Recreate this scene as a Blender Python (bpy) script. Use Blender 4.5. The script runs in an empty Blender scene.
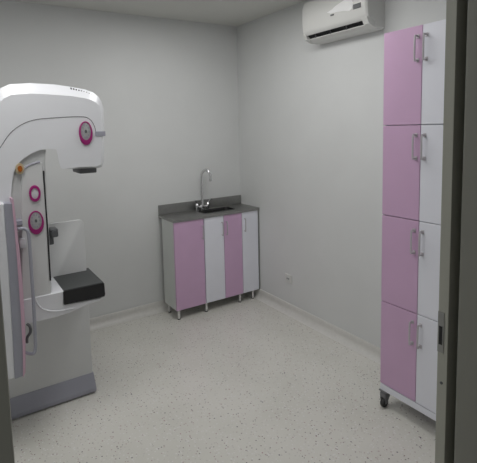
import bpy, bmesh, math, random
from mathutils import Vector, Matrix
random.seed(3)
S = bpy.context.scene
C = S.collection

# ---------------------------------------------------------------- camera
cam_d = bpy.data.cameras.new('camera'); cam = bpy.data.objects.new('camera', cam_d); C.objects.link(cam)
W_PX, H_PX = 477, 463
FPX, PX, PY = 430.56, -31.79, -60.91
YAW, PITCH, ROLL = -0.53711, 0.09989, -0.02974
fw = Vector((math.sin(-YAW)*math.cos(PITCH), math.cos(YAW)*math.cos(PITCH), -math.sin(PITCH)))
rt = Vector((math.cos(YAW), math.sin(YAW), 0)); up = rt.cross(fw)
r2 = rt*math.cos(ROLL) + up*math.sin(ROLL); u2 = up*math.cos(ROLL) - rt*math.sin(ROLL)
m = Matrix((r2, u2, -fw)).transposed().to_4x4()
m.translation = Vector((-2.4473, -3.4681, 1.6346))
cam.matrix_world = m
cam_d.sensor_fit = 'HORIZONTAL'; cam_d.sensor_width = 36
cam_d.lens = FPX*36/W_PX
cam_d.shift_x = -PX/W_PX; cam_d.shift_y = PY/W_PX
cam_d.clip_start = 0.02
S.camera = cam

# ---------------------------------------------------------------- world, lights, exposure
w = bpy.data.worlds.new('world'); S.world = w; w.use_nodes = True
bg = w.node_tree.nodes['Background']; bg.inputs[0].default_value = (0.85, 0.86, 0.84, 1); bg.inputs[1].default_value = 0.14
def area(name, loc, sx, sy, power, col=(.975, .985, 1), rot=(0, 0, 0), spread=None):
    l = bpy.data.lights.new(name, 'AREA'); l.shape = 'RECTANGLE'; l.size = sx; l.size_y = sy
    l.energy = power; l.color = col
    if spread: l.spread = math.radians(spread)
    o = bpy.data.objects.new(name, l); C.objects.link(o); o.location = loc; o.rotation_euler = rot
    return o
for _x, _y in ((-.95, -1.30), (-2.30, -1.65)):
    area('lamp_light', (_x, _y, 2.565), .55, 1.1, 6.3)
S.view_settings.view_transform = 'Standard'; S.view_settings.look = 'None'
S.view_settings.gamma = 1; S.view_settings.use_curve_mapping = False
S.view_settings.exposure = 0.0

# ---------------------------------------------------------------- materials
def mat(name, col, rough=.5, metal=0., bump=None, var=0., scale=8, spec=.5, coat=0.):
    M = bpy.data.materials.new(name); M.use_nodes = True; nt = M.node_tree; b = nt.nodes['Principled BSDF']
    b.inputs['Base Color'].default_value = (*col, 1); b.inputs['Roughness'].default_value = rough
    b.inputs['Metallic'].default_value = metal; b.inputs['Specular IOR Level'].default_value = spec
    b.inputs['Coat Weight'].default_value = coat
    tc = nt.nodes.new('ShaderNodeTexCoord'); n = nt.nodes.new('ShaderNodeTexNoise')
    n.inputs['Scale'].default_value = scale; n.inputs['Detail'].default_value = 4
    nt.links.new(tc.outputs['Object'], n.inputs['Vector'])
    if var:
        r = nt.nodes.new('ShaderNodeValToRGB')
        r.color_ramp.elements[0].color = (*[c*(1-var) for c in col], 1); r.color_ramp.elements[0].position = .3
        r.color_ramp.elements[1].color = (*[min(1, c*(1+var)) for c in col], 1); r.color_ramp.elements[1].position = .7
        nt.links.new(n.outputs['Fac'], r.inputs[0]); nt.links.new(r.outputs[0], b.inputs['Base Color'])
    if bump:
        bn = nt.nodes.new('ShaderNodeBump'); bn.inputs['Strength'].default_value = bump; bn.inputs['Distance'].default_value = .002
        n2 = nt.nodes.new('ShaderNodeTexNoise'); n2.inputs['Scale'].default_value = scale*12
        nt.links.new(tc.outputs['Object'], n2.inputs['Vector'])
        nt.links.new(n2.outputs['Fac'], bn.inputs['Height']); nt.links.new(bn.outputs[0], b.inputs['Normal'])
    return M

def terrazzo():
    M = bpy.data.materials.new('terrazzo'); M.use_nodes = True; nt = M.node_tree; L = nt.links.new
    b = nt.nodes['Principled BSDF']; b.inputs['Roughness'].default_value = .22; b.inputs['Specular IOR Level'].default_value = .45
    tc = nt.nodes.new('ShaderNodeTexCoord')
    big = nt.nodes.new('ShaderNodeTexNoise'); big.inputs['Scale'].default_value = 2.2; big.inputs['Detail'].default_value = 5
    L(tc.outputs['Object'], big.inputs['Vector'])
    base = nt.nodes.new('ShaderNodeValToRGB')
    base.color_ramp.elements[0].color = (.65, .64, .59, 1); base.color_ramp.elements[0].position = .3
    base.color_ramp.elements[1].color = (.73, .715, .67, 1); base.color_ramp.elements[1].position = .7
    L(big.outputs['Fac'], base.inputs[0]); cur = base.outputs[0]
    def chips(scale, radius, cols, frac, cur):
        v = nt.nodes.new('ShaderNodeTexVoronoi'); v.inputs['Scale'].default_value = scale
        L(tc.outputs['Object'], v.inputs['Vector'])
        lt = nt.nodes.new('ShaderNodeMath'); lt.operation = 'LESS_THAN'; lt.inputs[1].default_value = radius
        L(v.outputs['Distance'], lt.inputs[0])
        sp = nt.nodes.new('ShaderNodeSeparateColor'); L(v.outputs['Color'], sp.inputs[0])
        l2 = nt.nodes.new('ShaderNodeMath'); l2.operation = 'LESS_THAN'; l2.inputs[1].default_value = frac
        L(sp.outputs[0], l2.inputs[0])
        mu = nt.nodes.new('ShaderNodeMath'); mu.operation = 'MULTIPLY'; L(lt.outputs[0], mu.inputs[0]); L(l2.outputs[0], mu.inputs[1])
        cr = nt.nodes.new('ShaderNodeValToRGB'); cr.color_ramp.interpolation = 'CONSTANT'
        for i, c in enumerate(cols):
            e = cr.color_ramp.elements[i] if i < 2 else cr.color_ramp.elements.new(i/len(cols))
            e.position = i/len(cols); e.color = (*c, 1)
        L(sp.outputs[1], cr.inputs[0])
        mx = nt.nodes.new('ShaderNodeMix'); mx.data_type = 'RGBA'
        L(mu.outputs[0], mx.inputs[0]); L(cur, mx.inputs[6]); L(cr.outputs[0], mx.inputs[7])
        return mx.outputs[2]
    cur = chips(75, .34, [(.76, .75, .73), (.60, .58, .55), (.75, .73, .71)], .5, cur)
    cur = chips(62, .22, [(.30, .24, .23), (.44, .33, .33), (.48, .38, .36), (.20, .18, .18)], .36, cur)
    cur = chips(32, .13, [(.45, .32, .32), (.16, .15, .17)], .25, cur)
    L(cur, b.inputs['Base Color'])
    return M

WALL = mat('wall_paint', (.685, .695, .692), .55, bump=.15, var=.02, scale=3)
CEIL = mat('ceiling_paint', (.66, .66, .63), .7, var=.02, scale=3)
FLOOR = terrazzo()
COVE = mat('cove_terrazzo', (.68, .67, .64), .35, var=.04, scale=40)
FRAME = mat('painted_steel_frame', (.44, .44, .385), .4, var=.03, scale=5)
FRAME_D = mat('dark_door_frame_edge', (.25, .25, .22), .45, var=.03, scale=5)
WHITE = mat('white_laminate', (.80, .81, .88), .35, var=.01)
PINK = mat('pink_laminate', (.62, .41, .60), .35, var=.015)
SIDE = mat('side_laminate', (.66, .68, .66), .4, var=.01)
STEEL = mat('brushed_steel', (.36, .36, .35), .35, 1., var=.06, scale=30)
STEEL_D = mat('sink_bowl_steel', (.10, .10, .10), .35, 1., var=.05)
CHROME = mat('chrome', (.75, .75, .76), .15, 1.)
HANDLE = mat('satin_handle', (.58, .55, .58), .35, .35)
SHELL = mat('machine_shell_white', (.74, .75, .78), .3, var=.01, coat=.2)
SHELL2 = mat('machine_cover_grey_white', (.64, .65, .65), .35, var=.01)
GREY = mat('machine_grey', (.34, .345, .40), .4, var=.02)
GREYD = mat('machine_dark_grey', (.11, .115, .12), .45)
MAG = mat('magenta_ring', (.34, .016, .17), .35)
PNK2 = mat('pale_pink_trim', (.60, .40, .50), .4)
BLACK = mat('black_plastic', (.012, .012, .014), .45)
BLKTOP = mat('black_receptor_top', (.055, .06, .06), .5)
ORANGE = mat('amber_lens', (.38, .11, .01), .3)
SEAM = mat('seam_shadow_gap', (.10, .10, .10), .6)
ACW = mat('aircon_white', (.70, .70, .68), .35)
PATCH = mat('patch_white', (.92, .92, .92), .6)
RUBBER = mat('black_rubber', (.03, .03, .03), .6)
DIFF = mat('lamp_diffuser', (.9, .9, .9), .4)
_b = DIFF.node_tree.nodes['Principled BSDF']; _b.inputs['Emission Color'].default_value = (1, .98, .94, 1); _b.inputs['Emission Strength'].default_value = 3

# ---------------------------------------------------------------- helpers
def link(name, bm, material, parent=None, smooth=False, loc=None):
    bmesh.ops.remove_doubles(bm, verts=bm.verts, dist=1e-6)
    bmesh.ops.recalc_face_normals(bm, faces=bm.faces)
    me = bpy.data.meshes.new(name); bm.to_mesh(me); bm.free()
    mats = material if isinstance(material, (list, tuple)) else [material]
    for x in mats: me.materials.append(x)
    if smooth:
        for p in me.polygons: p.use_smooth = True
        me.set_sharp_from_angle(angle=math.radians(38))
    o = bpy.data.objects.new(name, me); C.objects.link(o)
    if parent: o.parent = parent
    if loc: o.location = loc
    return o
def box(bm, a, b, bev=0, seg=2, mi=0):
    a, b = Vector(a), Vector(b); lo = Vector(map(min, a, b)); hi = Vector(map(max, a, b))
    t = bmesh.new(); bmesh.ops.create_cube(t, size=1)
    for v in t.verts: v.co = Vector([lo[i]+(v.co[i]+.5)*(hi[i]-lo[i]) for i in range(3)])
    if bev: bmesh.ops.bevel(t, geom=t.edges[:], offset=bev, segments=seg, affect='EDGES', profile=.5)
    for f in t.faces: f.material_index = mi
    merge(bm, t); return bm
def merge(bm, t):
    me = bpy.data.meshes.new('tmp'); t.to_mesh(me); t.free(); bm.from_mesh(me); bpy.data.meshes.remove(me)
def B(a, b, bev=0, seg=2): return box(bmesh.new(), a, b, bev, seg)
def loft(bm, rings, cap0=True, cap1=True, mi=0):
    R = [[bm.verts.new(p) for p in r] for r in rings]
    n = len(R[0])
    for i in range(len(R)-1):
        for j in range(n):
            f = bm.faces.new((R[i][j], R[i][(j+1) % n], R[i+1][(j+1) % n], R[i+1][j])); f.material_index = mi
    if cap0: bm.faces.new(R[0][::-1]).material_index = mi
    if cap1: bm.faces.new(R[-1]).material_index = mi
    return bm
def slab(poly, y0, y1, inset=0):
    """x-z outline extruded from y0 (near) to y1 (far), near edge softened"""
    bm = bmesh.new()
    if inset:
        cx = sum(p[0] for p in poly)/len(poly); n = len(poly); inner = []
        area2 = sum(poly[i][0]*poly[(i+1) % n][1]-poly[(i+1) % n][0]*poly[i][1] for i in range(n))
        sg = 1 if area2 > 0 else -1
        for i in range(n):
            a, b, c = Vector(poly[i-1]), Vector(poly[i]), Vector(poly[(i+1) % n])
            d1 = (b-a).normalized(); d2 = (c-b).normalized()
            nn = (Vector((-d1.y, d1.x))+Vector((-d2.y, d2.x)))
            nn = nn.normalized() if nn.length > 1e-6 else Vector((-d1.y, d1.x))
            inner.append(b+nn*inset*sg)
        rings = [[(p[0], y0, p[1]) for p in inner], [(p[0], y0+inset, p[1]) for p in poly], [(p[0], y1, p[1]) for p in poly]]
    else:
        rings = [[(p[0], y0, p[1]) for p in poly], [(p[0], y1, p[1]) for p in poly]]
    return loft(bm, rings)
def tube(bm, pts, r, n=10, closed_caps=True):
    pts = [Vector(p) for p in pts]; rings = []
    prev = None
    for i, p in enumerate(pts):
        if i == 0: d = pts[1]-pts[0]
        elif i == len(pts)-1: d = pts[-1]-pts[-2]
        else: d = (pts[i+1]-p).normalized()+(p-pts[i-1]).normalized()
        d.normalize()
        if prev is None:
            a = Vector((0, 1, 0)) if abs(d.y) < .9 else Vector((1, 0, 0))
            u = d.cross(a).normalized()
        else:
            u = (prev - d*prev.dot(d)).normalized()
        prev = u; v = d.cross(u)
        rr = r[i] if isinstance(r, (list, tuple)) else r
        rings.append([p+(u*math.cos(2*math.pi*k/n)+v*math.sin(2*math.pi*k/n))*rr for k in range(n)])
    return loft(bm, rings)
def smooth_path(pts, k=6):
    P = [Vector(p) for p in pts]; out = []
    for i in range(len(P)-1):
        p0 = P[max(i-1, 0)]; p1 = P[i]; p2 = P[i+1]; p3 = P[min(i+2, len(P)-1)]
        for j in range(k):
            t = j/k
            out.append(.5*((2*p1)+(p2-p0)*t+(2*p0-5*p1+4*p2-p3)*t*t+(3*p1-p0-3*p2+p3)*t**3))
    return out+[P[-1]]
def cyl(bm, p0, p1, r, n=20, r1=None):
    return tube(bm, [p0, p1], [r, r if r1 is None else r1], n)
def ring(cx, cz, rx, rz, y0, y1, n=40, inner=None, icx=0, icz=0):
    """oval disc facing -y; inner = (rx, rz) makes an annulus"""
    bm = bmesh.new()
    def el(ax, az, y, ox=0, oz=0): return [(cx+ox+ax*math.cos(2*math.pi*k/n), y, cz+oz+az*math.sin(2*math.pi*k/n)) for k in range(n)]
    if inner:
        loft(bm, [el(rx, rz, y1), el(rx, rz, y0+.001), el(rx*.97, rz*.97, y0), el(inner[0], inner[1], y0, icx, icz), el(inner[0], inner[1], y1, icx, icz)], False, False)
    else:
        loft(bm, [el(rx, rz, y1), el(rx, rz, y0+.001), el(rx*.95, rz*.95, y0)], False, True)
    return bm
def thing(name, label, cat, loc=(0, 0, 0), group=None):
    o = bpy.data.objects.new(name, None); C.objects.link(o); o.location = loc
    o['label'] = label; o['category'] = cat
    if group: o['group'] = group
    return o
def tag(o, label, cat, group=None):
    o['label'] = label; o['category'] = cat
    if group: o['group'] = group
    return o
def struct(name, bm, material, parent=None, smooth=False):
    o = link(name, bm, material, parent, smooth); o['kind'] = 'structure'; return o
def at(o, x, y, z):
    """shift a mesh built in room coordinates so it sits under its parent's base"""
    o.data.transform(Matrix.Translation((-x, -y, -z))); return o

# ---------------------------------------------------------------- room shell
H = 2.585
XL, YF = -3.30, -2.90            # left wall, inner face of the door wall
YC = -3.00                       # corridor face of the door wall
struct('floor', B((XL-.12, -5.2, -.08), (.12, .12, 0)), FLOOR)
struct('ceiling', B((XL-.12, YC, H), (.12, .12, H+.1)), CEIL)
struct('wall_back', B((XL-.12, 0, 0), (.12, .12, H)), WALL)
struct('wall_right', B((0, YC, 0), (.12, 0, H)), WALL)
struct('wall_left', B((XL-.12, YC, 0), (XL, 0, H)), WALL)
bm = bmesh.new()
box(bm, (XL, YC, 0), (-2.50, YF, H)); box(bm, (-1.38, YC, 0), (0, YF, H)); box(bm, (-2.50, YC, 2.16), (-1.38, YF, H))
struct('wall_front', bm, WALL)
def cove(name, p0, p1, nrm):
    """coved skirting with a flat top lip, profile swept from p0 to p1; nrm points into the room"""
    prof = [(0, .084), (.006, .084), (.008, .080), (.009, .055)]
    R = .046
    for k in range(9):
        a = math.pi/2*k/8
        prof.append((.009+R*(1-math.cos(a)), .001+R*(1-math.sin(a))))
    prof += [(.009+R, 0), (0, 0)]
    bm = bmesh.new(); n = Vector(nrm)
    loft(bm, [[Vector(p)+n*d+Vector((0, 0, z)) for d, z in prof] for p in (p0, p1)])
    return struct(name, bm, COVE, smooth=True)
cove('baseboard_back', (XL, 0, 0), (0, 0, 0), (0, -1, 0))
cove('baseboard_right', (0, 0, 0), (0, YF, 0), (-1, 0, 0))
cove('baseboard_left', (XL, 0, 0), (XL, YF, 0), (1, 0, 0))

# door frame: right side is a rebated steel jamb with the strike plate, then a dark recess and a thick outer post
XJ = -1.48
bm = bmesh.new()
box(bm, (XJ, -2.924, 0), (-1.38, -2.900, 2.16), .001)
j = struct('trim_1', bm, FRAME)
pl = link('strike_plate', B((XJ-.0015, -2.915, 1.085), (XJ, -2.900, 1.185), .0005), STEEL, j); pl['label'] = 'steel strike plate with dark latch hole'
hb = bmesh.new(); box(hb, (XJ-.0022, -2.9115, 1.105), (XJ-.0012, -2.9035, 1.150)); link('latch_hole', hb, BLACK, pl)
cyl_s = bmesh.new(); cyl(cyl_s, (XJ-.0016, -2.912, 1.01), (XJ-.0002, -2.912, 1.01), .0035, 12); link('screw', cyl_s, GREYD, j)
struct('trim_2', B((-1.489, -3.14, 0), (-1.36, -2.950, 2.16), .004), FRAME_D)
struct('trim_3', B((-2.52, -3.00, 0), (-2.413, -2.900, 2.16), .003), FRAME)
struct('trim_4', B((-2.52, -3.00, 2.16), (-1.36, -2.900, 2.26), .003), FRAME)
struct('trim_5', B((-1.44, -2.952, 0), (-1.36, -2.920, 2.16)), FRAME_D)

# ---------------------------------------------------------------- ceiling lamp (lights the room)
for _x, _y, _lab in ((-.95, -1.30, 'rectangular ceiling lamp nearer the right-hand wall, above the sink side'), (-2.30, -1.65, 'rectangular ceiling lamp above the x-ray machine side of the room')):
    cl = thing('ceiling_light', _lab, 'ceiling light', (_x, _y, H), 'rectangular ceiling lamps')
    bm = bmesh.new()
    for p, q in (((-.32, -.60, -.02), (-.29, .60, 0)), ((.29, -.60, -.02), (.32, .60, 0)), ((-.29, -.60, -.02), (.29, -.57, 0)), ((-.29, .57, -.02), (.29, .60, 0))): box(bm, p, q, .002)
    link('frame', bm, ACW, cl)
    link('diffuser', B((-.29, -.57, -.012), (.29, .57, -.004)), DIFF, cl)

# ---------------------------------------------------------------- sink cabinet
CW, CD, ZT, ZB = .893, .296, .875, .088
sc = thing('sink_cabinet', 'low pink and white four-door cabinet on short metal legs under the steel sink', 'cabinet', (-CW/2, -CD/2, 0))
def sp(name, bm, m, parent=sc, smooth=False, top=None):
    o = link(name, bm, m, parent, smooth); return at(o, -CW/2, -CD/2, 0)
bm = bmesh.new()
yf = -CD+.018                                        # carcass front, doors stand before it
box(bm, (-CW, yf, ZB), (-CW+.016, -.058, ZT-.022)); box(bm, (-.022, yf, ZB), (-.006, -.058, ZT-.022))
box(bm, (-CW+.016, yf, ZB), (-.022, -.058, ZB+.016)); box(bm, (-CW+.016, -.066, ZB+.016), (-.022, -.058, ZT-.022))
box(bm, (-CW+.016, yf, ZT-.08), (-.022, yf+.016, ZT-.022))
for x in (-.6, -.396, -.2): box(bm, (x-.008, yf, ZB+.016), (x+.008, -.066, ZT-.08 if x != -.396 else .72))
sp('body', bm, SIDE)
xs = [(-CW+.001, -.6055, PINK, 'pink'), (-.5985, -.3985, WHITE, 'white'), (-.3955, -.2005, PINK, 'pink'), (-.1955, -.016, WHITE, 'white')]
hx = [-.6055-.020, -.3985-.022, -.3955+.022, -.1955+.022]
hz = [.735, .735, .735, .735]
for (x0, x1, mt, cn), h, z in zip(xs, hx, hz):
    d = sp('door', box(bmesh.new(), (x0, -CD, ZB), (x1, yf-.001, ZT-.024), .0015, 1), mt); d['label'] = cn+' door'
    hb = bmesh.new()
    pts = [(h, -CD, z+.055), (h, -CD-.016, z+.057), (h, -CD-.023, z+.048), (h, -CD-.023, z-.048), (h, -CD-.016, z-.057), (h, -CD, z-.055)]
    tube(hb, smooth_path(pts, 3), .0042, 8)
    sp('handle', hb, HANDLE, d, True)
bm = bmesh.new(); box(bm, (-.014, -CD-.002, ZB), (-.004, yf, ZT-.024)); tr = sp('edge_strip', bm, STEEL); tr['label'] = 'dark metal strip on the right edge'
for x, y in ((-.862, -.268), (-.588, -.268), (-.222, -.268), (-.072, -.268), (-.866, -.09), (-.588, -.09), (-.222, -.09), (-.072, -.09)):
    bm = bmesh.new(); cyl(bm, (x, y, .006), (x, y, ZB), .0115, 16); cyl(bm, (x, y, ZB-.006), (x, y, ZB), .022, 16)
    l = sp('leg', bm, CHROME, smooth=True)
    bm = bmesh.new(); cyl(bm, (x, y, 0), (x, y, .007), .0135, 16); sp('foot', bm, RUBBER, l, True)

# steel worktop with backsplash and bowl
wt = thing('sink_worktop', 'grey stainless steel worktop with upstand and small bowl on the pink and white cabinet', 'sink', (-CW/2, -CD/2, ZT-.024))
def wp(name, bm, m, parent=wt, smooth=False):
    o = link(name, bm, m, parent, smooth); return at(o, -CW/2, -CD/2, ZT-.024)
bx0, bx1, by0, by1 = -.545, -.225, -.215, -.085
bm = bmesh.new(); z0 = ZT-.023
box(bm, (-CW-.004, -CD-.008, z0), (bx0, -.003, ZT)); box(bm, (bx1, -CD-.008, z0), (-.004, -.003, ZT))
box(bm, (bx0, -CD-.008, z0), (bx1, by0, ZT)); box(bm, (bx0, by1, z0), (bx1, -.003, ZT))
wp('counter', bm, STEEL)
wp('backsplash', B((-CW-.004, -.016, ZT), (-.004, -.003, ZT+.085), .002), STEEL)
bm = bmesh.new()
def rrect(x0, x1, y0, y1, r, z, n=5):
    out = []
    for cx, cy, a0 in ((x1-r, y1-r, 0), (x0+r, y1-r, 90), (x0+r, y0+r, 180), (x1-r, y0+r, 270)):
        for k in range(n+1):
            a = math.radians(a0+90*k/n); out.append((cx+r*math.cos(a), cy+r*math.sin(a), z))
    return out
loft(bm, [rrect(bx0-.012, bx1+.012, by0-.012, by1+.012, .03, ZT), rrect(bx0-.012, bx1+.012, by0-.012, by1+.012, .03, ZT+.003), rrect(bx0, bx1, by0, by1, .025, ZT+.003),
          rrect(bx0+.004, bx1-.004, by0+.004, by1-.004, .025, ZT-.03), rrect(bx0+.02, bx1-.02, by0+.015, by1-.015, .03, ZT-.14)], False, True)
bw = wp('bowl', bm, STEEL_D, smooth=True)
bm = bmesh.new(); cyl(bm, (-.385, -.15, ZT-.14), (-.385, -.15, ZT-.136), .022, 20); wp('drain', bm, CHROME, bw, True)

# tap
fx, fy = -.470, -.052
ft = thing('tap', 'tall chrome gooseneck mixer tap with two lever handles behind the sink bowl', 'tap', (fx, fy, ZT))
def fp(name, bm, m, parent=ft):
    o = link(name, bm, m, parent, True); return at(o, fx, fy, ZT)
bm = bmesh.new(); cyl(bm, (fx, fy, ZT), (fx, fy, ZT+.012), .026, 24); cyl(bm, (fx, fy, ZT+.012), (fx, fy, ZT+.05), .017, 20)
tube(bm, [(fx-.055, fy, ZT+.03), (fx+.055, fy, ZT+.03)], .012, 14)
fp('tap_body', bm, CHROME)
pts = [(fx, fy, ZT+.04), (fx, fy, ZT+.2), (fx, fy, ZT+.315), (fx+.006, fy-.012, ZT+.352), (fx+.022, fy-.035, ZT+.372), (fx+.035, fy-.062, ZT+.362), (fx+.043, fy-.078, ZT+.33), (fx+.044, fy-.082, ZT+.285)]
bm = bmesh.new(); tube(bm, smooth_path(pts, 5), .012, 14); cyl(bm, pts[-1], (fx+.044, fy-.082, ZT+.27), .012, 14)
fp('spout', bm, CHROME)
for s in (-1, 1):
    bm = bmesh.new(); x = fx+s*.058
    cyl(bm, (x, fy, ZT), (x, fy, ZT+.05), .015, 16); cyl(bm, (x, fy, ZT+.05), (x, fy, ZT+.066), .018, 16, .010)
    tube(bm, [(x, fy, ZT+.06), (x+s*.022, fy-.012, ZT+.088), (x+s*.032, fy-.018, ZT+.10)], [.006, .0065, .008], 10)
    fp('tap_handle', bm, CHROME)

# ---------------------------------------------------------------- wall socket
ws = thing('wall_socket', 'small white wall socket low on the right-hand wall beside the sink cabinet', 'socket', (0, -.70, .27))
link('cover_plate', B((-.009, -.043, 0), (0, .043, .075), .003), ACW, ws)
bm = bmesh.new()
box(bm, (-.0105, -.022, .016), (-.009, .022, .060), .001)
link('insert', bm, SIDE, ws)
bm = bmesh.new()
for s in (-1, 1): cyl(bm, (-.0112, s*.010, .038), (-.0100, s*.010, .038), .0065, 10)
link('pin_holes', bm, GREYD, ws)

# ---------------------------------------------------------------- locker on casters
LX, LY, LW = -.414, -1.942, .2185
L = [2.104, 1.616, 1.125, .630, .139]
lk = thing('locker_cabinet', 'tall narrow eight-door pink and white locker cabinet on castors by the doorway', 'cabinet', (LX/2, LY-LW, 0))
def lp(name, bm, m, parent=lk, smooth=False):
    o = link(name, bm, m, parent, smooth); return at(o, LX/2, LY-LW, 0)
y0, y1 = LY, LY-2*LW
xf = LX+.019; xb = -.03
bm = bmesh.new()
box(bm, (xf, y0-.016, .100), (xb, y0, L[0])); box(bm, (xf, y1, .100), (xb, y1+.016, L[0]))
box(bm, (xf, y1+.016, L[0]-.016), (xb, y0-.016, L[0])); box(bm, (xb-.006, y1+.016, .137), (xb, y0-.016, L[0]-.016))
box(bm, (xf, LY-LW-.008, .137), (xb-.006, LY-LW+.008, L[0]-.016))
for z in L[1:4]:
    box(bm, (xf, y1+.016, z-.008), (xb-.006, LY-LW-.008, z+.008)); box(bm, (xf, LY-LW+.008, z-.008), (xb-.006, y0-.016, z+.008))
lp('body', bm, WHITE)
lp('plinth', B((LX, y1, .100), (xb, y0, .1365), .001, 1), WHITE)
hdz = [(.050, .172), (.053, .150), (.055, .158), (.046, .160)]
for i in range(4):
    zt, zb = L[i]-(.0 if i == 0 else .002), L[i+1]+.0025
    for side in (0, 1):
        a, b = (y0, LY-LW+.0015) if side == 0 else (LY-LW-.0015, y1)
        d = lp('door', box(bmesh.new(), (LX, b, zb), (xf-.001, a, zt), .001, 1), PINK if side == 0 else WHITE)
        d['label'] = 'pink door' if side == 0 else 'white door'
        hy = LY-LW+.024 if side == 0 else LY-LW-.022
        zc = L[i]-sum((.050, .170))/2; h = .058
        hb = bmesh.new(); X = LX
        pts = [(X, hy, zc+h), (X-.018, hy, zc+h+.002), (X-.026, hy, zc+h-.008), (X-.026, hy, zc-h+.008), (X-.018, hy, zc-h-.002), (X, hy, zc-h)]
        tube(hb, smooth_path(pts, 3), .0048, 8)
        box(hb, (X-.003, hy-.008, zc+h-.010), (X, hy+.008, zc+h+.010), .001, 1); box(hb, (X-.003, hy-.008, zc-h-.010), (X, hy+.008, zc-h+.010), .001, 1)
        lp('handle', hb, HANDLE, d, True)
CASTOR = mat('castor_grey', (.17, .17, .18), .45)
for x, y in ((LX+.018, y0-.022), (LX+.030, y1+.030), (xb-.035, y0-.030), (xb-.035, y1+.030)):
    bm = bmesh.new(); box(bm, (x-.026, y-.026, .094), (x+.026, y+.026, .100), .001)
    cyl(bm, (x, y, .078), (x, y, .094), .018, 18)
    for s in (-1, 1):
        t = bmesh.new(); P = [(-.022, .082), (.014, .084), (.012, .055), (-.006, .026), (-.018, .026), (-.024, .055)]
        loft(t, [[(x+p[0], y+s*.0165, p[1]) for p in P], [(x+p[0], y+s*.0135, p[1]) for p in P]]); merge(bm, t)
    box(bm, (x-.026, y-.021, .058), (x+.018, y+.021, .090), .008, 3)
    c = lp('castor', bm, CASTOR, smooth=True)
    bm = bmesh.new(); n = 28
    def circ(yy, r): return [(x-.010+r*math.cos(2*math.pi*k/n), yy, .027+r*math.sin(2*math.pi*k/n)) for k in range(n)]
    loft(bm, [circ(y-.0105, .017), circ(y-.0105, .023), circ(y-.006, .027), circ(y+.006, .027), circ(y+.0105, .023), circ(y+.0105, .017)])
    lp('wheel', bm, RUBBER, c, True)

# ---------------------------------------------------------------- wall air conditioner
ay0, ay1 = -1.065, -1.635
ac = thing('air_conditioner', 'white wall-mounted split air conditioner high on the right-hand wall', 'air conditioner', (0, (ay0+ay1)/2, 2.225))
ay = (ay0+ay1)/2
def ap(name, bm, m, parent=ac, smooth=False):
    o = link(name, bm, m, parent, smooth); return at(o, 0, ay, 2.225)
prof = [(0, 2.225), (-.06, 2.226), (-.095, 2.236), (-.095, 2.262), (-.135, 2.285), (-.150, 2.275), (-.163, 2.285), (-.172, 2.31), (-.178, 2.38), (-.176, 2.46), (-.160, 2.505), (-.13, 2.515), (0, 2.515)]
bm = bmesh.new(); mx, mz = -.08, 2.37
ys = [(ay0, .93), (ay0-.008, .98), (ay0-.02, 1), (ay1+.02, 1), (ay1+.008, .98), (ay1, .93)]
loft(bm, [[((x-0)*k, y, mz+(z-mz)*k) for x, z in prof] for y, k in ys])
ap('casing', bm, ACW, smooth=True)
# end cheeks close the slot left and right
for a, b in ((ay0-.002, ay0-.028), (ay1+.045, ay1+.003)):
    bm = bmesh.new(); P = [(-.05, 2.229), (-.095, 2.231), (-.145, 2.250), (-.166, 2.285), (-.150, 2.31), (-.09, 2.30), (-.05, 2.27)]
    loft(bm, [[(x, a, z) for x, z in P], [(x, b, z) for x, z in P]]); ap('end_cap', bm, ACW, smooth=True)
bm = bmesh.new(); loft(bm, [[(x, y, z) for x, z in ((-.100, 2.238), (-.150, 2.288), (-.130, 2.292), (-.090, 2.262))] for y in (ay0-.028, ay1+.045)])
sl = ap('outlet_slot', bm, BLACK)
for k in range(3):
    y = ay0-.10-k*.14
    bm = bmesh.new(); box(bm, (-.140, y-.001, 2.250), (-.100, y+.001, 2.285)); ap('vane', bm, GREYD, sl)
bm = bmesh.new(); loft(bm, [[(x, y, z) for x, z in ((-.086, 2.2285), (-.128, 2.248), (-.130, 2.253), (-.088, 2.2345))] for y in (ay0-.030, ay1+.047)])
ap('flap', bm, ACW)
bm = bmesh.new(); box(bm, (-.1800, -1.595, 2.352), (-.1765, -1.535, 2.382), .0008, 1)
ap('display_window', bm, GREYD)
bm = bmesh.new(); box(bm, (-.1785, -1.375, 2.354), (-.1755, -1.345, 2.364)); ap('logo_mark', bm, GREYD)
bm = bmesh.new()  # flat white patch with an irregular outline on the casing front
pp = [(-1.315, 2.385), (-1.345, 2.372), (-1.40, 2.368), (-1.46, 2.362), (-1.505, 2.350), (-1.53, 2.36), (-1.535, 2.395), (-1.515, 2.425), (-1.47, 2.43), (-1.43, 2.42), (-1.39, 2.41), (-1.36, 2.395)]
loft(bm, [[(-.1795, y, z) for y, z in pp], [(-.177, y, z) for y, z in pp]])
pa = ap('white_patch', bm, PATCH); pa['label'] = 'irregular white patch on the front'

# ---------------------------------------------------------------- mammography machine
mm = thing('mammography_machine', 'large white x-ray mammography machine with magenta dials and black receptor tray', 'x-ray machine', (-2.05, -.85, 0))
def mp(name, bm, m, parent=mm, smooth=False, label=None):
    o = link(name, bm, m, parent, smooth); at(o, -2.05, -.85, 0)
    if label: o['label'] = label
    return o
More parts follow.
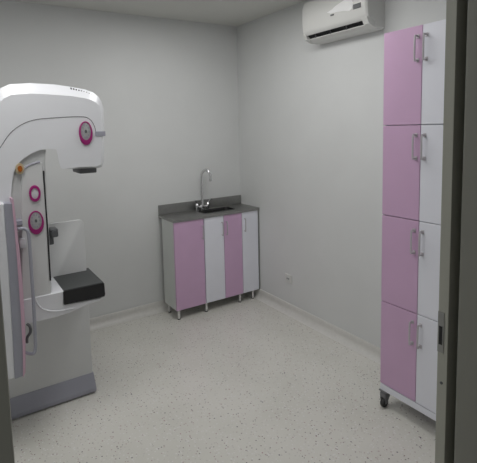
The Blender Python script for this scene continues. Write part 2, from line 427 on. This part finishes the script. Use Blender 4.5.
# side-view outlines in metres (x, z)
ARM_OUT = [(-2.33, 1.68), (-2.279, 1.781), (-2.236, 1.835), (-2.203, 1.86), (-2.165, 1.879), (-2.065, 1.888), (-1.942, 1.884), (-1.865, 1.874), (-1.785, 1.861), (-1.741, 1.845), (-1.715, 1.824), (-1.696, 1.793), (-1.687, 1.755), (-1.688, 1.693), (-1.694, 1.553), (-1.702, 1.457), (-1.711, 1.432), (-1.731, 1.425), (-1.837, 1.43), (-1.928, 1.434), (-1.941, 1.443), (-1.947, 1.473), (-1.952, 1.517), (-1.958, 1.541), (-1.999, 1.546), (-2.039, 1.543), (-2.079, 1.529), (-2.12, 1.506), (-2.153, 1.477), (-2.172, 1.437), (-2.185, 1.387), (-2.194, 1.32), (-2.203, 1.218), (-2.211, 1.088), (-2.22, 0.877), (-2.227, 0.636), (-2.361, 0.646), (-2.405, 0.658)]
ARM_IN = [(-2.3, 1.664), (-2.26, 1.74), (-2.226, 1.778), (-2.198, 1.805), (-2.165, 1.823), (-2.072, 1.831), (-1.956, 1.826), (-1.88, 1.821), (-1.807, 1.811), (-1.769, 1.801), (-1.743, 1.787), (-1.727, 1.768), (-1.718, 1.736), (-1.717, 1.681), (-1.722, 1.555), (-1.73, 1.473), (-1.737, 1.448), (-1.757, 1.439), (-1.849, 1.443), (-1.939, 1.438), (-1.951, 1.447), (-1.957, 1.477), (-1.962, 1.519), (-1.968, 1.543), (-2.008, 1.548), (-2.047, 1.545), (-2.087, 1.531), (-2.126, 1.508), (-2.159, 1.48), (-2.178, 1.441), (-2.19, 1.392), (-2.199, 1.327), (-2.208, 1.227), (-2.216, 1.1), (-2.224, 0.893), (-2.231, 0.657), (-2.363, 0.667), (-2.372, 0.669)]
SPINE = [(-2.197, 1.527), (-2.139, 1.559), (-2.013, 1.558), (-2.022, 1.48), (-2.022, 1.385), (-2.026, 1.119), (-2.032, 0.83), (-2.035, 0.736), (-2.233, 0.73)]
CTRL = [(-2.184, 0.777), (-2.162, 1.142), (-2.143, 1.423), (-2.134, 1.455), (-2.1, 1.472), (-2.051, 1.484), (-2.04, 1.477), (-2.039, 1.44), (-2.037, 1.362), (-2.037, 1.23), (-2.039, 1.043), (-2.041, 0.853), (-2.04, 0.753)]
SLIT = [(-2.038, 1.435), (-2.04, 1.389), (-2.04, 1.284), (-2.038, 1.124), (-2.04, 0.99), (-2.041, 0.849)]
CTRLTOP = [(-2.135, 1.451), (-2.115, 1.464), (-2.096, 1.473), (-2.051, 1.484)]
SEAMP = [(-2.306, 1.461), (-2.233, 1.564), (-2.183, 1.633), (-2.13, 1.674), (-2.067, 1.698), (-1.978, 1.707), (-1.834, 1.712), (-1.784, 1.699), (-1.759, 1.66), (-1.753, 1.622)]
SUP = [(-2.185, 0.779), (-1.974, 0.779), (-1.979, 0.704), (-1.77, 0.694), (-1.782, 0.677), (-1.867, 0.666), (-1.95, 0.649), (-2.014, 0.643), (-2.116, 0.642), (-2.184, 0.644)]
SUPG = [(-2.122, 0.778), (-2.114, 0.746), (-2.092, 0.711), (-2.053, 0.687), (-2.002, 0.674), (-1.922, 0.671)]
WHITEP = [(-2.322, 1.306), (-2.24, 1.296), (-2.241, 1.168), (-2.24, 1.018), (-2.245, 0.714), (-2.252, 0.413), (-2.386, 0.412)]
GREYP = [(-2.24, 1.296), (-2.205, 1.294), (-2.203, 1.187), (-2.202, 1.011), (-2.203, 0.755), (-2.206, 0.573), (-2.215, 0.411), (-2.252, 0.407), (-2.245, 0.714), (-2.24, 1.018), (-2.241, 1.168)]
PINKP = [(-2.207, 1.317), (-2.198, 1.316), (-2.192, 1.201), (-2.187, 1.034), (-2.185, 0.854), (-2.188, 0.646), (-2.202, 0.428), (-2.215, 0.405), (-2.206, 0.573), (-2.203, 0.755), (-2.202, 1.011), (-2.203, 1.187)]
HAND = [(-2.201, 1.157), (-2.173, 1.165), (-2.151, 1.157), (-2.141, 1.133), (-2.139, 1.051), (-2.14, 0.922), (-2.14, 0.792), (-2.143, 0.634), (-2.147, 0.539), (-2.16, 0.513), (-2.194, 0.511)]
# pedestal column
bm = bmesh.new()
def colpoly(i): 
    x0, x1, zt, r = -2.36+i, -1.780-i, 1.100-i, .022
    P = [(x0, .03)]
    P += [(x0, zt-r), (x0+r*.3, zt-r*.3), (x0+r, zt)]
    P += [(x1-r, zt), (x1-r*.3, zt-r*.3), (x1, zt-r), (x1, .03)]
    return P
loft(bm, [[(x, -.870, z) for x, z in colpoly(.003)], [(x, -.867, z) for x, z in colpoly(0)], [(x, -.838, z) for x, z in colpoly(0)]])
box(bm, (-2.36, -.840, .03), (-1.781, -.44, .66), .01)
mp('column', bm, SHELL2, smooth=True)
bm = bmesh.new()   # skirt with a sloping top
loft(bm, [[(-2.385, -.415, .012), (-1.772, -.415, .012), (-1.772, -.902, .012), (-2.385, -.902, .012)],
          [(-2.385, -.415, .034), (-1.770, -.415, .034), (-1.770, -.902, .034), (-2.385, -.902, .034)],
          [(-2.364, -.436, .122), (-1.776, -.436, .122), (-1.776, -.874, .122), (-2.364, -.874, .122)]])
mp('base', bm, GREY, label='grey sloping base skirt')
mp('plinth', B((-2.37, -.88, 0), (-1.77, -.43, .014)), BLACK, label='black underside of the base')
# C arm
bm = bmesh.new()
loft(bm, [[(x, -1.13, z) for x, z in ARM_IN], [(x, -1.08, z) for x, z in ARM_OUT], [(x+(.07 if 19 <= i <= 23 else 0), -.87, z) for i, (x, z) in enumerate(ARM_OUT)], [(x+(.075 if 19 <= i <= 23 else 0), -.82, z) for i, (x, z) in enumerate(ARM_IN)]])
arm = mp('c_arm', bm, SHELL, smooth=True)
bm = bmesh.new(); tube(bm, smooth_path([(x, -1.1302, z) for x, z in SEAMP], 4), .0016, 6); mp('seam', bm, SEAM, arm)
mp('arm_spine', slab(SPINE, -1.11, -.84, .006), SHELL2, smooth=True)
mp('control_panel', slab(CTRL, -1.125, -1.095, .004), SHELL2, smooth=True)
bm = bmesh.new()
n = len(SLIT)
loft(bm, [[(x-.001, -1.127, z), (x+.006, -1.127, z), (x+.006, -1.09, z), (x-.001, -1.09, z)] for x, z in SLIT])
mp('guide_rail', bm, BLACK, label='thin black guide rail along the arm')
bm = bmesh.new(); tube(bm, smooth_path([(x, -1.125, z) for x, z in CTRLTOP], 4), [.0055]*13, 8); mp('panel_trim', bm, GREY)
# dials: magenta oval with a pale grey face set high in it
def dial(x, z, rx, rz, y, parent):
    d = mp('dial', ring(x, z, rx, rz, y-.010, y+.002, inner=(rx*.76, rz*.74), icz=rz*.16), MAG, parent, True, 'magenta oval dial')
    mp('dial_face', ring(x, z+rz*.16, rx*.78, rz*.76, y-.007, y+.002), GREYF, d, True)
    bm = bmesh.new()
    for k in range(10):
        a = 2*math.pi*k/10; px, pz = x+rx*.5*math.cos(a), z+rz*.16+rz*.52*math.sin(a)
        box(bm, (px-.0035, y-.009, pz-.005), (px+.0035, y-.0065, pz+.005), .001, 1)
    mp('dial_buttons', bm, GREY, d)
    mp('dial_centre', ring(x, z+rz*.16, rx*.16, rz*.14, y-.011, y-.006, 16), GREYD, d)
GREYF = mat('dial_face_grey', (.42, .43, .43), .45)
dial(-1.809, 1.623, .036, .064, -1.13, arm)
dial(-2.091, 1.171, .038, .062, -1.125, mm)
r = mp('ring_button', ring(-2.087, 1.323, .028, .043, -1.136, -1.122, inner=(.018, .028)), MAG, smooth=True, label='small magenta ring button with white centre')
mp('button_centre', ring(-2.087, 1.323, .0185, .0285, -1.131, -1.122), SHELL, r, True)
r = mp('indicator_lamp', ring(-2.150, 1.456, .011, .016, -1.145, -1.09, 24), ORANGE, smooth=True, label='round amber indicator')
mp('indicator_rim', ring(-2.150, 1.456, .020, .028, -1.138, -1.09, 28, inner=(.0105, .0155)), mat('amber_rim', (.50, .42, .28), .4), r, True)
bm = box(bmesh.new(), (-1.757, -1.134, 1.604), (-1.700, -1.02, 1.631), .002); mp('side_tab', bm, GREY, arm, label='small grey tab at the end of the head')
bm = box(bmesh.new(), (-1.835, -1.06, 1.398), (-1.738, -.90, 1.435), .006); mp('collimator', bm, GREYD, arm, smooth=True, label='dark collimator under the head')
for k in range(9):
    x = -1.862+k*.0135
    z = 1.874-.0035*k if k < 6 else 1.853-.006*(k-6)
    mp('vent_slot', box(bmesh.new(), (x-.003, -1.094, z-.020), (x+.003, -1.070, z-.006)), SEAM, arm)
# receptor support and tray
sup = mp('tray_support', slab(SUP, -1.13, -.84, .006), SHELL, smooth=True)
bm = bmesh.new(); tube(bm, smooth_path([(x, -1.130, z) for x, z in SUPG], 4), .0045, 8); mp('support_rib', bm, SHELL, sup, True)
bm = box(bmesh.new(), (-2.155, -1.10, .77), (-2.08, -.90, .82), .008); mp('support_block', bm, SHELL, sup, smooth=True)
bm = bmesh.new(); tr_ = [(-1.977, .704), (-1.757, .700), (-1.752, .712), (-1.754, .775), (-1.758, .779), (-1.975, .779), (-1.980, .774)]
loft(bm, [[(x, -1.137, z) for x, z in tr_], [(x, -.82, z) for x, z in tr_]])
tray = mp('receptor_tray', bm, BLACK, smooth=True, label='black receptor tray')
mp('tray_top', B((-1.976, -1.133, .778), (-1.757, -.825, .783), .001, 1), BLKTOP, tray)
# clamp beside the rail
bm = box(bmesh.new(), (-2.018, -1.095, 1.070), (-1.976, -1.03, 1.118), .008, 3); box(bm, (-2.026, -1.085, 1.030), (-2.000, -1.04, 1.075), .005)
mp('clamp', bm, GREYD, smooth=True, label='dark grey clamp block on the rail')
bm = bmesh.new(); cyl(bm, (-1.997, -1.11, 1.094), (-1.997, -1.09, 1.094), .016, 18); mp('clamp_knob', bm, GREYD, smooth=True)
# side shield hanging by the arm
wpn = mp('side_shield', slab(WHITEP, -1.20, -1.12, .004), SHELL, smooth=True, label='long glossy side shield, white with grey band')
mp('grey_band', slab(GREYP, -1.20, -1.125), GREY, wpn)
mp('pink_edge', slab(PINKP, -1.205, -1.125), PNK2, wpn)
bm = bmesh.new(); tube(bm, smooth_path([(x, -1.20 if 0 < i < len(HAND)-1 else -1.16, z) for i, (x, z) in enumerate(HAND)], 4), .0085, 10)
mp('grab_handle', bm, GREY, smooth=True, label='grey grab handle loop')
mp('handle_mount', box(bmesh.new(), (-2.195, -1.17, 1.175), (-2.160, -1.06, 1.200), .003), GREY)
bm = bmesh.new(); cyl(bm, (-2.162, -1.145, 1.085), (-2.162, -1.06, 1.085), .016, 18); box(bm, (-2.178, -1.14, 1.05), (-2.148, -1.06, 1.08), .004)
mp('side_button', bm, SHELL, smooth=True)
bm = bmesh.new(); tube(bm, smooth_path([(-2.172, -1.15, .655), (-2.160, -1.16, .64), (-2.160, -1.16, .61), (-2.176, -1.155, .585), (-2.178, -1.15, .555)], 4), .007, 8)
mp('cable_hook', bm, GREYD, smooth=True, label='small dark hook')
